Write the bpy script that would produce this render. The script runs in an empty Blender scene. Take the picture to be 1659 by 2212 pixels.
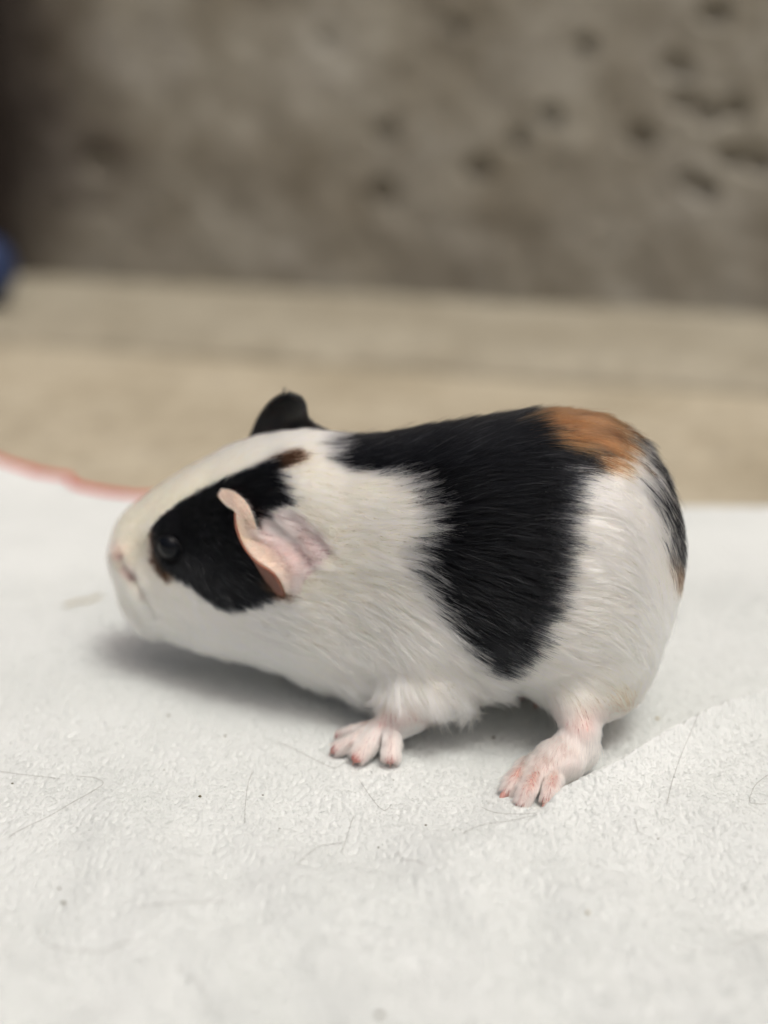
import bpy, math, numpy as np
from mathutils import Vector, kdtree
rng = np.random.default_rng(11)
sc = bpy.context.scene
COL = sc.collection

# ------------------------------------------------------------------ camera
CAM = np.array([0.0, -0.28, 0.162]); PITCH = math.radians(20.0); FPX = 1106 / math.tan(math.radians(20.0))
FW = np.array([0, math.cos(PITCH), -math.sin(PITCH)]); UP = np.array([0, math.sin(PITCH), math.cos(PITCH)]); RT = np.array([1.0, 0, 0])
cd = bpy.data.cameras.new("camera"); cam = bpy.data.objects.new("camera", cd); COL.objects.link(cam)
cam.location = CAM; cam.rotation_euler = (math.radians(70.0), 0, 0)
cd.sensor_fit = 'VERTICAL'; cd.sensor_height = 24; cd.lens = 12 / math.tan(math.radians(20.0))
cd.clip_start = 0.01; cd.clip_end = 200
cd.dof.use_dof = True; cd.dof.focus_distance = 0.303; cd.dof.aperture_fstop = 3.1
sc.camera = cam

# ------------------------------------------------------------------ daylight
SUN_EL, SUN_AZ = math.radians(69), math.radians(143)      # azimuth from +Y, clockwise
w = bpy.data.worlds.new("World"); sc.world = w; w.use_nodes = True
nt = w.node_tree; nt.nodes.clear()
sky = nt.nodes.new('ShaderNodeTexSky'); sky.sky_type = 'NISHITA'; sky.sun_disc = False
sky.sun_elevation = SUN_EL; sky.sun_rotation = SUN_AZ; sky.air_density = 0.2; sky.dust_density = 9.0; sky.ozone_density = 0.2
bg = nt.nodes.new('ShaderNodeBackground'); bg.inputs['Strength'].default_value = 0.15
wo = nt.nodes.new('ShaderNodeOutputWorld')
nt.links.new(sky.outputs[0], bg.inputs[0]); nt.links.new(bg.outputs[0], wo.inputs[0])
sl = bpy.data.lights.new("sun", 'SUN'); sun = bpy.data.objects.new("sun", sl); COL.objects.link(sun)
sl.energy = 1.35; sl.angle = math.radians(20); sl.color = (0.95, 1.0, 0.95)
sd = Vector((math.sin(SUN_AZ) * math.cos(SUN_EL), math.cos(SUN_AZ) * math.cos(SUN_EL), math.sin(SUN_EL)))
sun.rotation_euler = sd.to_track_quat('Z', 'Y').to_euler(); sun.location = (0, 0, 2)
sc.view_settings.view_transform = 'Standard'; sc.view_settings.look = 'None'; sc.view_settings.gamma = 1
sc.view_settings.exposure = -0.18
cy = sc.cycles
cy.use_denoising = True; cy.max_bounces = 20; cy.diffuse_bounces = 5; cy.glossy_bounces = 14; cy.transmission_bounces = 16
cy.transparent_max_bounces = 16
try: sc.cycles_curves.shape = 'RIBBONS'
except Exception: pass

# ------------------------------------------------------------------ helpers
def ray(px, py): return FW + RT * ((px - 829.5) / FPX) + UP * ((1106 - py) / FPX)
def P(px, py, y):
    r = ray(px, py); return CAM + r * ((y - CAM[1]) / r[1])
def PG(px, py, z=0.0):
    r = ray(px, py); return CAM + r * ((z - CAM[2]) / r[2])
def proj(p):
    v = p - CAM; D = v @ FW
    return 829.5 + FPX * v[..., 0] / D, 1106 - FPX * (v @ UP) / D
def lerp(a, b, t): return a + (b - a) * t
def sstep(a, b, x):
    t = np.clip((x - a) / (b - a), 0, 1); return t * t * (3 - 2 * t)

_perm = np.random.default_rng(5).permutation(256); _perm = np.concatenate([_perm, _perm, _perm]).astype(np.int64)
_g = np.random.default_rng(6).normal(size=(256, 3)); _g /= np.linalg.norm(_g, axis=1)[:, None]
def noise(p):
    p = np.asarray(p, float); i = np.floor(p).astype(np.int64); f = p - i; i &= 255
    u = f * f * f * (f * (f * 6 - 15) + 10); out = 0
    for dx in (0, 1):
        for dy in (0, 1):
            for dz in (0, 1):
                h = _perm[_perm[_perm[i[..., 0] + dx] + i[..., 1] + dy] + i[..., 2] + dz] & 255
                g = _g[h]
                d = g[..., 0] * (f[..., 0] - dx) + g[..., 1] * (f[..., 1] - dy) + g[..., 2] * (f[..., 2] - dz)
                ww = (u[..., 0] if dx else 1 - u[..., 0]) * (u[..., 1] if dy else 1 - u[..., 1]) * (u[..., 2] if dz else 1 - u[..., 2])
                out = out + d * ww
    return out
def n3(x, y, z, s=1.0): return noise(np.stack([x * s, y * s, z * s + 0 * x], -1))

def inpoly(x, y, poly):
    poly = np.array(poly, float); ins = np.zeros(x.shape, bool); n = len(poly); j = n - 1
    for i in range(n):
        xi, yi = poly[i]; xj, yj = poly[j]
        c = ((yi > y) != (yj > y)) & (x < (xj - xi) * (y - yi) / (yj - yi + 1e-12) + xi)
        ins ^= c; j = i
    return ins

def mesh_obj(name, V, Fc, mat=None, parent=None, smooth=True, link=True):
    me = bpy.data.meshes.new(name)
    V = np.asarray(V, np.float32); Fc = np.asarray(Fc, np.int32)
    me.vertices.add(len(V)); me.vertices.foreach_set('co', V.ravel())
    k = Fc.shape[1]; me.loops.add(Fc.size); me.loops.foreach_set('vertex_index', Fc.ravel())
    me.polygons.add(len(Fc)); me.polygons.foreach_set('loop_start', np.arange(0, Fc.size, k, dtype=np.int32))
    me.polygons.foreach_set('loop_total', np.full(len(Fc), k, np.int32))
    me.polygons.foreach_set('use_smooth', np.full(len(Fc), smooth, bool))
    me.update(calc_edges=True); me.validate()
    if mat: me.materials.append(mat)
    o = bpy.data.objects.new(name, me)
    if link: COL.objects.link(o)
    if parent: o.parent = parent
    return o
def grid_faces(nu, nv):   # vertices index = i*nv + j
    i, j = np.meshgrid(np.arange(nu - 1), np.arange(nv - 1), indexing='ij'); a = (i * nv + j).ravel()
    return np.stack([a, a + nv, a + nv + 1, a + 1], 1)
def set_col(o, name, c):
    at = o.data.attributes.new(name, 'FLOAT_COLOR', 'POINT')
    c = np.concatenate([c, np.ones((len(c), 1))], 1).astype(np.float32); at.data.foreach_set('color', c.ravel())
def tag(o, label=None, cat=None, group=None, kind=None):
    if label: o['label'] = label
    if cat: o['category'] = cat
    if group: o['group'] = group
    if kind: o['kind'] = kind
    return o
def empty(name, loc):
    o = bpy.data.objects.new(name, None); COL.objects.link(o); o.location = loc; o.empty_display_size = 0.01
    return o
def adopt(child, par):
    child.parent = par; child.matrix_parent_inverse = par_inv(par)
def par_inv(par):
    from mathutils import Matrix
    return Matrix.Translation(-par.location)

class NM:
    def __init__(s, name):
        s.m = bpy.data.materials.new(name); s.m.use_nodes = True; s.t = s.m.node_tree; s.t.nodes.clear()
        s.out = s.t.nodes.new('ShaderNodeOutputMaterial')
    def n(s, typ, **kw):
        nd = s.t.nodes.new(typ)
        for k, v in kw.items():
            if k in nd.inputs.keys(): nd.inputs[k].default_value = v
            else: setattr(nd, k, v)
        return nd
    def l(s, a, b): s.t.links.new(a, b)
def ramp(nm, fac, stops):
    r = nm.n('ShaderNodeValToRGB'); cr = r.color_ramp
    while len(cr.elements) < len(stops): cr.elements.new(0.5)
    for e, (p, c) in zip(cr.elements, stops): e.position = p; e.color = (*c, 1)
    nm.l(fac, r.inputs[0]); return r.outputs[0]
def mixc(nm, fac, a, b, mode='MIX'):
    m = nm.n('ShaderNodeMix', data_type='RGBA', blend_type=mode)
    for sock, v in ((0, fac), (6, a), (7, b)):
        if isinstance(v, bpy.types.NodeSocket): nm.l(v, m.inputs[sock])
        else: m.inputs[sock].default_value = v if sock == 0 else (*v, 1)
    return m.outputs[2]

# ------------------------------------------------------------------ materials
def mat_concrete(name, cols, scale, bump=0.3, bd=0.002, attr=None):
    m = NM(name); tc = m.n('ShaderNodeTexCoord')
    n1 = m.n('ShaderNodeTexNoise', Scale=scale, Detail=6.0, Roughness=0.62); m.l(tc.outputs['Object'], n1.inputs['Vector'])
    n2 = m.n('ShaderNodeTexNoise', Scale=scale * 9, Detail=8.0, Roughness=0.7); m.l(tc.outputs['Object'], n2.inputs['Vector'])
    c = ramp(m, n1.outputs[0], cols)
    c2 = ramp(m, n2.outputs[0], [(0.3, (0.72, 0.72, 0.72)), (0.7, (1.2, 1.2, 1.2))])
    c = mixc(m, 0.8, c, c2, 'MULTIPLY')
    if attr:
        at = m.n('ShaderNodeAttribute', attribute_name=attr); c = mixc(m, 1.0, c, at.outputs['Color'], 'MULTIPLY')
    b = m.n('ShaderNodeBsdfPrincipled', Roughness=0.88); b.inputs['Specular IOR Level'].default_value = 0.25
    bp = m.n('ShaderNodeBump', Strength=bump, Distance=bd); m.l(n2.outputs[0], bp.inputs['Height']); m.l(bp.outputs[0], b.inputs['Normal'])
    m.l(c, b.inputs['Base Color']); m.l(b.outputs[0], m.out.inputs[0]); return m.m
M_wall = mat_concrete('weathered_concrete', [(0.30, (0.192, 0.172, 0.13)), (0.5, (0.278, 0.262, 0.216)), (0.68, (0.362, 0.35, 0.305))], 14)
M_wallf = mat_concrete('shade_painted_concrete', [(0.30, (0.192, 0.172, 0.13)), (0.5, (0.278, 0.262, 0.216)), (0.68, (0.362, 0.35, 0.305))], 14, attr='shade_blotch')  # same concrete, multiplied by the painted left-end shade and blotch
M_ledge = mat_concrete('pale_concrete', [(0.3, (0.23, 0.205, 0.15)), (0.6, (0.32, 0.295, 0.23))], 12)
M_floor = mat_concrete('sandy_concrete', [(0.3, (0.285, 0.25, 0.178)), (0.5, (0.355, 0.316, 0.235)), (0.72, (0.415, 0.375, 0.288))], 16)
M_board = mat_concrete('shade_board_brown', [(0.3, (0.012, 0.008, 0.006)), (0.7, (0.035, 0.022, 0.017))], 20)

def mat_plain(name, col, rough=0.5, spec=0.5, sss=0, attr=None, coat=0, bump=None, nscale=60, var=0.12):
    m = NM(name); b = m.n('ShaderNodeBsdfPrincipled', Roughness=rough); b.inputs['Specular IOR Level'].default_value = spec
    tc = m.n('ShaderNodeTexCoord'); nz = m.n('ShaderNodeTexNoise', Scale=float(nscale), Detail=4.0); m.l(tc.outputs['Object'], nz.inputs['Vector'])
    v = ramp(m, nz.outputs[0], [(0.3, (1 - var,) * 3), (0.7, (1 + var,) * 3)])
    if attr:
        a = m.n('ShaderNodeAttribute', attribute_name=attr); base = a.outputs['Color']
    else: base = col
    c = mixc(m, 1.0, base, v, 'MULTIPLY')
    m.l(c, b.inputs['Base Color'])
    if sss:
        b.inputs['Subsurface Weight'].default_value = sss; b.inputs['Subsurface Radius'].default_value = (0.0022, 0.0009, 0.0006); b.inputs['Subsurface Scale'].default_value = 1.0
    if coat: b.inputs['Coat Weight'].default_value = coat; b.inputs['Coat Roughness'].default_value = 0.03
    if bump:
        bp = m.n('ShaderNodeBump', Strength=bump[0], Distance=bump[1]); m.l(nz.outputs[0], bp.inputs['Height']); m.l(bp.outputs[0], b.inputs['Normal'])
    m.l(b.outputs[0], m.out.inputs[0]); return m.m
M_skin = mat_plain('skin', None, 0.6, 0.3, 0.35, attr='coat_color', nscale=900, bump=(0.4, 0.0003))
M_earskin = mat_plain('ear_skin', None, 0.5, 0.35, 0.6, attr='coat_color', nscale=700, bump=(0.3, 0.0002), var=0.06)
M_eye = mat_plain('eye_black', (0.003, 0.004, 0.006), 0.01, 0.18, var=0.02)
M_lid = mat_plain('eyelid_skin', (0.006, 0.006, 0.007), 0.5, 0.2, nscale=900, bump=(0.4, 0.0002))
M_claw = mat_plain('claw_horn', (0.52, 0.27, 0.23), 0.3, 0.5, 0.5, nscale=500)
M_red = mat_plain('red_piping', (0.55, 0.012, 0.015), 0.8, 0.2, nscale=900, bump=(0.6, 0.0005))
M_blue = mat_plain('blue_plastic', (0.012, 0.028, 0.085), 0.5, 0.5, nscale=30)
M_dirt = mat_plain('dirt_crumb', (0.13, 0.12, 0.08), 0.8, 0.2, nscale=2000, var=0.3)
M_straw = mat_plain('straw', (0.42, 0.36, 0.22), 0.7, 0.2, nscale=2000)
M_shed = mat_plain('shed_hair', (0.13, 0.11, 0.09), 0.45, 0.4)

m = NM('white_terry'); b = m.n('ShaderNodeBsdfPrincipled', Roughness=0.95); b.inputs['Specular IOR Level'].default_value = 0.1
tc = m.n('ShaderNodeTexCoord')
nz = m.n('ShaderNodeTexNoise', Scale=1500.0, Detail=4.0, Roughness=0.65); m.l(tc.outputs['Object'], nz.inputs['Vector'])
nb = m.n('ShaderNodeTexNoise', Scale=26.0, Detail=3.0); m.l(tc.outputs['Object'], nb.inputs['Vector'])
c = ramp(m, nb.outputs[0], [(0.3, (0.55, 0.578, 0.565)), (0.7, (0.595, 0.62, 0.61))])
m.l(c, b.inputs['Base Color'])
bp = m.n('ShaderNodeBump', Strength=0.30, Distance=0.0004); m.l(nz.outputs[0], bp.inputs['Height']); m.l(bp.outputs[0], b.inputs['Normal'])
m.l(b.outputs[0], m.out.inputs[0]); M_cloth = m.m

m = NM('fur'); h = m.n('ShaderNodeBsdfHairPrincipled', model='CHIANG', parametrization='COLOR')
a = m.n('ShaderNodeAttribute', attribute_name='hair_color'); m.l(a.outputs['Color'], h.inputs['Color'])
h.inputs['Roughness'].default_value = 0.32; h.inputs['Radial Roughness'].default_value = 0.45
h.inputs['Random Roughness'].default_value = 0.2
bw = m.n('ShaderNodeRGBToBW'); m.l(a.outputs['Color'], bw.inputs[0])
mr = m.n('ShaderNodeMapRange'); m.l(bw.outputs[0], mr.inputs[0]); mr.inputs[1].default_value = 0.0; mr.inputs[2].default_value = 0.4; mr.inputs[3].default_value = 1.27; mr.inputs[4].default_value = 1.55
m.l(mr.outputs[0], h.inputs['IOR'])
m.l(h.outputs[0], m.out.inputs[0]); M_fur = m.m

# ------------------------------------------------------------------ floor, ledge, wall
o = mesh_obj('floor', [(-4, -4, -.003), (4, -4, -.003), (4, 4, -.003), (-4, 4, -.003)], [(0, 1, 2, 3)], M_floor, smooth=False); tag(o, kind='structure')
LZ = 0.006
WL, WR = PG(0, 592, LZ), PG(1659, 684, LZ)
wd = (WR - WL); wd /= np.linalg.norm(wd); wn = np.array([wd[1], -wd[0], 0])        # wn points to the camera
if wn[1] > 0: wn = -wn
def wallray(px, py):
    r = ray(px, py); return CAM + r * (((WL - CAM) @ wn) / (r @ wn))
org = WL - wd * 0.14; Lw = 1.35; nu, nv = 800, 300
uu = np.linspace(0, Lw, nu); vv = np.linspace(-0.010, 0.42, nv); U_, V_ = np.meshgrid(uu, vv, indexing='ij')
dep = 0.0035 * n3(U_, V_, 0, 12) + 0.0025 * n3(U_, V_, 3, 34) + 0.0012 * n3(U_, V_, 7, 90)
pits = [(1265, 70, 24, 17), (1190, 222, 26, 18), (1120, 275, 24, 15), (825, 390, 34, 24), (828, 258, 28, 14), (1032, 342, 30, 12), (1385, 272, 34, 17),
        (1455, 112, 30, 13), (1480, 125, 22, 14), (1478, 190, 34, 14), (1530, 218, 40, 15), (1590, 205, 34, 15), (1580, 315, 34, 17), (1640, 325, 38, 16), (1490, 365, 30, 13), (1525, 385, 30, 12), (1540, 2, 36, 18),
        (210, 335, 44, 9), (700, 60, 24, 4), (990, 30, 26, 5)]
for (px, py, rp, dm) in pits:
    q = wallray(px, py) - org; qu, qv = q @ wd, q[2] - LZ; D = (wallray(px, py) - CAM) @ FW
    rr = rp / FPX * D * 0.9; e = 1 + 0.35 * n3(U_, V_, px * .01, 60)
    dd = np.sqrt(((U_ - qu) / (rr * 1.1)) ** 2 + ((V_ - qv) / (rr * 0.9)) ** 2) * e
    dep = dep - dm * 0.0013 * (1 - sstep(0.35, 1.1, dd))
Wp = org + U_[..., None] * wd + np.array([0, 0, 1]) * (V_[..., None]) + np.array([0, 0, 0.0]) + dep[..., None] * wn
Wp[..., 2] += 0
wall = empty('concrete_wall', WL + wd * 0.35); tag(wall, 'weathered grey brown concrete wall with dark pits standing behind the animal', 'wall')
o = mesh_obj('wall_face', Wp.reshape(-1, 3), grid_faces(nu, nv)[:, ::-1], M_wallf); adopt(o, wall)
wx, wy = proj(Wp.reshape(-1, 3)); wx = wx + 150 * n3(U_, V_, 4.7, 9).ravel() + 60 * n3(U_, V_, 1.7, 30).ravel()      # shade painted into the wall colour at its left end, plus a dark blotch
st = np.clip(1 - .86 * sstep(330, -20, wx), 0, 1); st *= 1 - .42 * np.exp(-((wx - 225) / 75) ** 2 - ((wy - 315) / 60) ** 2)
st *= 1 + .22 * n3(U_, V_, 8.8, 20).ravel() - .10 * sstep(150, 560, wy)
set_col(o, 'shade_blotch', np.stack([np.clip(st ** .93, 0, 1.2), np.clip(st, 0, 1.2), np.clip(st, 0, 1.2)], 1))
A = org + wn * -0.006; B = A + wd * Lw; T = wn * -0.12; z0, z1 = -0.0028, 0.42
Vb = [A, B, B + T, A + T]; Vb = [(*v[:2], z0) for v in Vb] + [(*v[:2], z1) for v in Vb]
o = mesh_obj('wall_core', Vb, [(0, 1, 5, 4), (1, 2, 6, 5), (2, 3, 7, 6), (3, 0, 4, 7), (4, 5, 6, 7)], M_wall, smooth=False); adopt(o, wall)
# ledge in front of the wall: worn slab with rounded front lip
EL, ER = PG(0, 700, LZ), PG(1659, 808, LZ)
ed = ER - EL; nu = 500
prof = [(1.0, 0.0), (0.9, 0.0), (0.7, 0.0), (0.5, 0), (0.35, 0), (0.2, 0.0002), (0.1, 0.0004), (0.04, 0.0), (0.0, -0.0015), (-0.03, -0.0045), (-0.05, -0.0086)]
LV = []
for s in np.linspace(-0.35, 2.1, nu):
    f_ = EL + ed * s; k_ = WL + (WR - WL) * s
    for (t, dz) in prof:
        p = f_ + (k_ + np.array([0, .01, 0]) - f_) * t; wob = 0.004 * noise([p[0] * 9, 2.2, 0]) + 0.0025 * noise([p[0] * 40, 5.2, 0])
        LV.append((p[0], p[1] + wob * (1 - t), LZ + dz + 0.0012 * noise([p[0] * 25, p[1] * 25, 1.5]) * (dz > -0.004)))
o = mesh_obj('ledge', LV, grid_faces(nu, len(prof))[:, ::-1], M_ledge)
tag(o, 'pale worn concrete ledge running along the foot of the wall', 'ledge')

# made-up dark board at the left, square to the wall, to darken that end
bb = wallray(18, 300); bb[2] = 0
bx = bb[0]; 
def box_verts(x0, x1, y0, y1, z0, z1):
    return [(x, y, z) for z in (z0, z1) for (x, y) in ((x0, y0), (x1, y0), (x1, y1), (x0, y1))]
BF = [(0, 1, 5, 4), (1, 2, 6, 5), (2, 3, 7, 6), (3, 0, 4, 7), (4, 5, 6, 7), (3, 2, 1, 0)]
o = mesh_obj('shade_board', box_verts(bx - 0.03, bx, bb[1] - 0.075, bb[1] - 0.004, LZ + 0.002, 0.55), BF, M_board, smooth=False)
bv = o.modifiers.new('bevel', 'BEVEL'); bv.width = 0.003; bv.segments = 3
tag(o, 'dark brown upright board added at the left edge to darken the concrete wall', 'board')
# blue ball
br = 0.0205; c0 = PG(-50, 583, LZ + br)
V = []; ns = 40
for i_ in range(ns + 1):
    for k in range(ns * 2):
        ph = math.pi * i_ / ns; th = math.pi * k / ns; r_ = br * (1 - 0.02 * math.exp(-((ph - math.pi / 2) / .05) ** 2)); V.append((r_ * math.sin(ph) * math.cos(th), r_ * math.sin(ph) * math.sin(th), r_ * math.cos(ph)))
Fb = [(i_ * ns * 2 + k, (i_ + 1) * ns * 2 + k, (i_ + 1) * ns * 2 + (k + 1) % (ns * 2), i_ * ns * 2 + (k + 1) % (ns * 2)) for i_ in range(ns) for k in range(ns * 2)]
o = mesh_obj('ball', V, Fb, M_blue); o.location = (c0[0], c0[1], LZ + br - 0.0005)
tag(o, 'blurred dark blue round ball at the left edge by the wall', 'ball')

# ------------------------------------------------------------------ white cloth
crest_px = [(1900, 1400, 9.5), (1700, 1478, 9.0), (1571, 1525, 8.0), (1436, 1589, 7.0), (1348, 1644, 6.0), (1252, 1691, 4.6), (1208, 1718, 3.6), (1172, 1757, 2.6), (1097, 1799, 2.1), (1040, 1826, 2.0), (900, 1895, 1.9), (850, 1915, 1.8), (700, 1950, 1.4), (560, 1995, 0.8), (300, 2060, 0.2)]
cr = np.array([[*PG(a, b_, h_ * 1e-3)[:2], h_ * 1e-3] for a, b_, h_ in crest_px])[::-1]
edge_px = [(-700, 880), (-300, 930), (0, 1000), (100, 1036), (200, 1066), (290, 1085), (420, 1094), (900, 1090), (1300, 1100), (1480, 1106), (1570, 1108), (1659, 1117), (1900, 1135), (2400, 1160)]
eg = np.array([PG(a, b_, 0.001)[:2] for a, b_ in edge_px])
xs = np.concatenate([np.linspace(-0.34, -0.112, 90)[:-1], np.linspace(-0.112, 0.112, 800), np.linspace(0.112, 0.34, 90)[1:]])
def yrows(): return np.concatenate([np.linspace(0, 0.07, 20)[:-1], np.linspace(0.07, 0.66, 520), np.linspace(0.66, 1, 110)[1:]])
vr = yrows(); YN = -0.165
ye = np.interp(xs, eg[:, 0], eg[:, 1])
ke = np.hanning(41); ke /= ke.sum(); ye = np.convolve(np.pad(ye, 20, 'edge'), ke, 'valid')
X, Vv = np.meshgrid(xs, vr, indexing='ij'); Y = YN + (ye[:, None] - YN) * Vv
def cloth_h(X, Y, fine=True):
    yc = np.interp(X, cr[:, 0], cr[:, 1]); hc = np.interp(X, cr[:, 0], cr[:, 2]) * 1.12
    d = Y - yc; wob = 0.0006 * n3(X, 0 * X, 3.3, 300) + 0.0009 * n3(X, 0 * X, 1.3, 90); d = d + wob
    kk = sstep(.0026, .0055, hc); back = np.exp(-(np.maximum(d, 0) / (0.0150 - .0113 * sstep(.0023, .0030, hc))) ** 2); front = np.exp(-(np.maximum(-d, 0) / 0.024) ** 1.15)
    front = front * (1 - .55 * kk) + .55 * kk * np.exp(-np.maximum(-d, 0) / .0055)
    h = hc * np.where(d > 0, back, front)
    far = sstep(0.02, 0.09, Y)
    h = h + far * 0.0018 * (1 + n3(X, Y, 5, 16)) + 0.0030 * n3(X, Y, 8.2, 20) * (1 - np.exp(-((X - 0.0) ** 2 + (Y - 0.01) ** 2) / 0.003))
    h = h + 0.0045 * np.exp(-((X - 0.16) / 0.08) ** 2 - ((Y - 0.145) / 0.02) ** 2)
    nf = sstep(0.0, -0.045, Y)
    h = h + nf * (0.0045 * n3(X, Y, 2.2, 26) + 0.0035 * n3(X * 1.7 + Y * .8, Y * .6, 9.2, 40) + .0012 * n3(X, Y, 4.2, 90)) + 0.0007 * n3(X, Y, 3.2, 75)
    h = h + 0.0010 * np.exp(-((X + 0.055 + 0.1 * (Y + 0.05) + .003 * n3(X, Y, 1, 40)) / 0.005) ** 2) * sstep(-0.09, -0.04, Y) * (1 - sstep(-0.03, 0.0, Y))
    if fine:
        r = n3(X, Y * 0.62, 4.4, 820) + .5 * n3(X, Y * .7, 1.4, 1500); r2 = n3(X, Y * .8, 6.1, 1250); r0 = n3(X, Y, 2.1, 170)
        near_c = np.exp(-(d / 0.004) ** 2) * np.clip(hc / .004, 0, 1)
        h = h - 0.00055 * (1 + .8 * near_c) * np.clip(r * 1.6 + 0.02 + 0.6 * r0, 0, .8) + 0.00012 * r2 + 0.00022 * r0
    return h
Z = cloth_h(X, Y)
ee = (ye[:, None] - Y); Z = Z + 0.001 * np.exp(-(ee / 0.006) ** 2) ; Z = np.where(ee < 0.0012, Z - 0.0022 * (1 - ee / 0.0012), Z)
Z = np.maximum(Z, -0.0026)
cloth = empty('white_cloth', (0, 0, -0.003)); tag(cloth, 'rumpled white terry cloth with a raised fold lying under the guinea pig', 'cloth')
o = mesh_obj('cloth_sheet', np.stack([X, Y, Z], -1).reshape(-1, 3), grid_faces(len(xs), len(vr)), M_cloth); adopt(o, cloth)
CFX = NM('cloth_nap'); cb = CFX.n('ShaderNodeBsdfPrincipled', Roughness=0.9); cb.inputs['Specular IOR Level'].default_value = 0.1; cb.inputs['Base Color'].default_value = (0.635, 0.66, 0.648, 1); CFX.l(cb.outputs[0], CFX.out.inputs[0])
NF = 480000; fx = rng.uniform(-.125, .125, NF) + rng.normal(0, .018, NF); fy = np.clip(-.145 + .245 * rng.random(NF) + rng.normal(0, .010, NF), -.16, .15); fz = cloth_h(fx, fy)
fa = 3.4 * noise(np.stack([fx * 200, fy * 200, 0 * fx + 1.1], 1)) + rng.normal(0, .7, NF) - .9; fl = .00075 * rng.uniform(.5, 1.3, NF) * (1 + .9 * noise(np.stack([fx * 520, fy * 420, 0 * fx + 6.1], 1)))
fd = np.stack([np.cos(fa), np.sin(fa), 0.42 + .3 * rng.random(NF)], 1); fd /= np.linalg.norm(fd, axis=1)[:, None]; fr = np.stack([fx, fy, fz - .00005], 1)
fpts = np.stack([fr, fr + fd * (fl * .5)[:, None], fr + fd * fl[:, None] - np.array([0, 0, 1]) * (fl * .28)[:, None]], 1)
hcv = bpy.data.hair_curves.new('nap'); hcv.add_curves([3] * NF); hcv.points.foreach_set('position', fpts.astype(np.float32).ravel())
hcv.points.foreach_set('radius', np.tile([.000024, .000022, .000010], NF).astype(np.float32)); hcv.materials.append(CFX.m)
o = bpy.data.objects.new('nap', hcv); COL.objects.link(o); adopt(o, cloth); o['kind'] = 'stuff'
def tube(path, rad, seg=6, close=True):
    path = np.asarray(path, float); n = len(path); rad = np.broadcast_to(rad, (n,)); T_ = np.gradient(path, axis=0); T_ /= np.linalg.norm(T_, axis=1)[:, None] + 1e-12
    ref = np.array([0, 0, 1.0]); V = []
    for i in range(n):
        rf = ref if abs(T_[i] @ ref) < 0.95 else np.array([1.0, 0, 0])
        a_ = np.cross(T_[i], rf); a_ /= np.linalg.norm(a_); b_ = np.cross(T_[i], a_)
        for k in range(seg):
            t = 2 * math.pi * k / seg; V.append(path[i] + rad[i] * (a_ * math.cos(t) + b_ * math.sin(t)))
    Ff = [(i * seg + k, i * seg + (k + 1) % seg, (i + 1) * seg + (k + 1) % seg, (i + 1) * seg + k) for i in range(n - 1) for k in range(seg)]
    V.append(path[0]); V.append(path[-1]); e0, e1 = len(V) - 2, len(V) - 1
    for k in range(seg):
        Ff.append((e0, (k + 1) % seg, k, k)); Ff.append((e1, (n - 1) * seg + k, (n - 1) * seg + (k + 1) % seg, (n - 1) * seg + (k + 1) % seg))
    return V, Ff
def poly_obj(name, V, Ff, mat, parent=None):
    me = bpy.data.meshes.new(name); Ff = [tuple(dict.fromkeys(f)) for f in Ff]
    me.from_pydata([tuple(map(float, v)) for v in V], [], Ff); me.polygons.foreach_set('use_smooth', [True] * len(me.polygons))
    me.materials.append(mat); o = bpy.data.objects.new(name, me); COL.objects.link(o)
    if parent: adopt(o, parent)
    return o
xe = np.linspace(-0.33, 0.02, 300); yy = np.interp(xe, xs, ye); zz = cloth_h(xe, yy - 0.001, False)
rr = 0.0011 * (1 + 0.35 * np.array([noise([x * 90, 0.3, 0.5]) for x in xe]))
V, Ff = tube(np.stack([xe, yy + 0.0002, zz * 0 + np.maximum(zz, -.002) + 0.0008], 1), rr, 8)
poly_obj('red_hem', V, Ff, M_red, cloth)

# ------------------------------------------------------------------ guinea pig: implicit body
ymid_px = np.array([200, 300, 420, 560, 700, 850, 1000, 1200, 1400, 1500]); ymid_v = np.array([.052, .047, .042, .037, .032, .027, .023, .022, .024, .025])
def ymid(px): return float(np.interp(px, ymid_px, ymid_v))
# px, top, bottom (outline incl. fur), half width mm, fur thickness mm
ST = [(236, 1190, 1215, 1.5, 0), (240, 1162, 1236, 4.0, .2), (250, 1140, 1258, 6.0, .3), (264, 1118, 1300, 7.5, .3), (285, 1097, 1330, 9.0, .3), (310, 1078, 1352, 10.2, .4), (340, 1058, 1372, 11.8, .4),
      (380, 1032, 1390, 13.8, .5), (430, 1003, 1408, 16, .5), (490, 973, 1424, 18, .6), (550, 949, 1438, 19.5, .7), (620, 936, 1458, 20.2, .8), (690, 936, 1484, 20.2, 1.0), (760, 947, 1506, 20.5, 1.2),
      (830, 942, 1524, 21.5, 1.3), (910, 930, 1526, 23, 1.3), (1000, 915, 1503, 25, 1.3), (1100, 897, 1495, 26.5, 1.3), (1180, 886, 1500, 27.5, 1.3), (1250, 889, 1512, 27.5, 1.3), (1310, 904, 1520, 26.5, 1.3),
      (1360, 932, 1512, 24.5, 1.3), (1400, 968, 1480, 21.5, 1.3), (1435, 1022, 1385, 16.5, 1.3), (1458, 1085, 1310, 12, 1.2), (1472, 1150, 1262, 7.5, 1), (1480, 1200, 1230, 2, .6)]
sx, sa, sb, sz, sy = [], [], [], [], []
ST = [(a - 14 * max(0, (a - 1100) / 380), b_, c_, d_, e_) for a, b_, c_, d_, e_ in ST]
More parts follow.
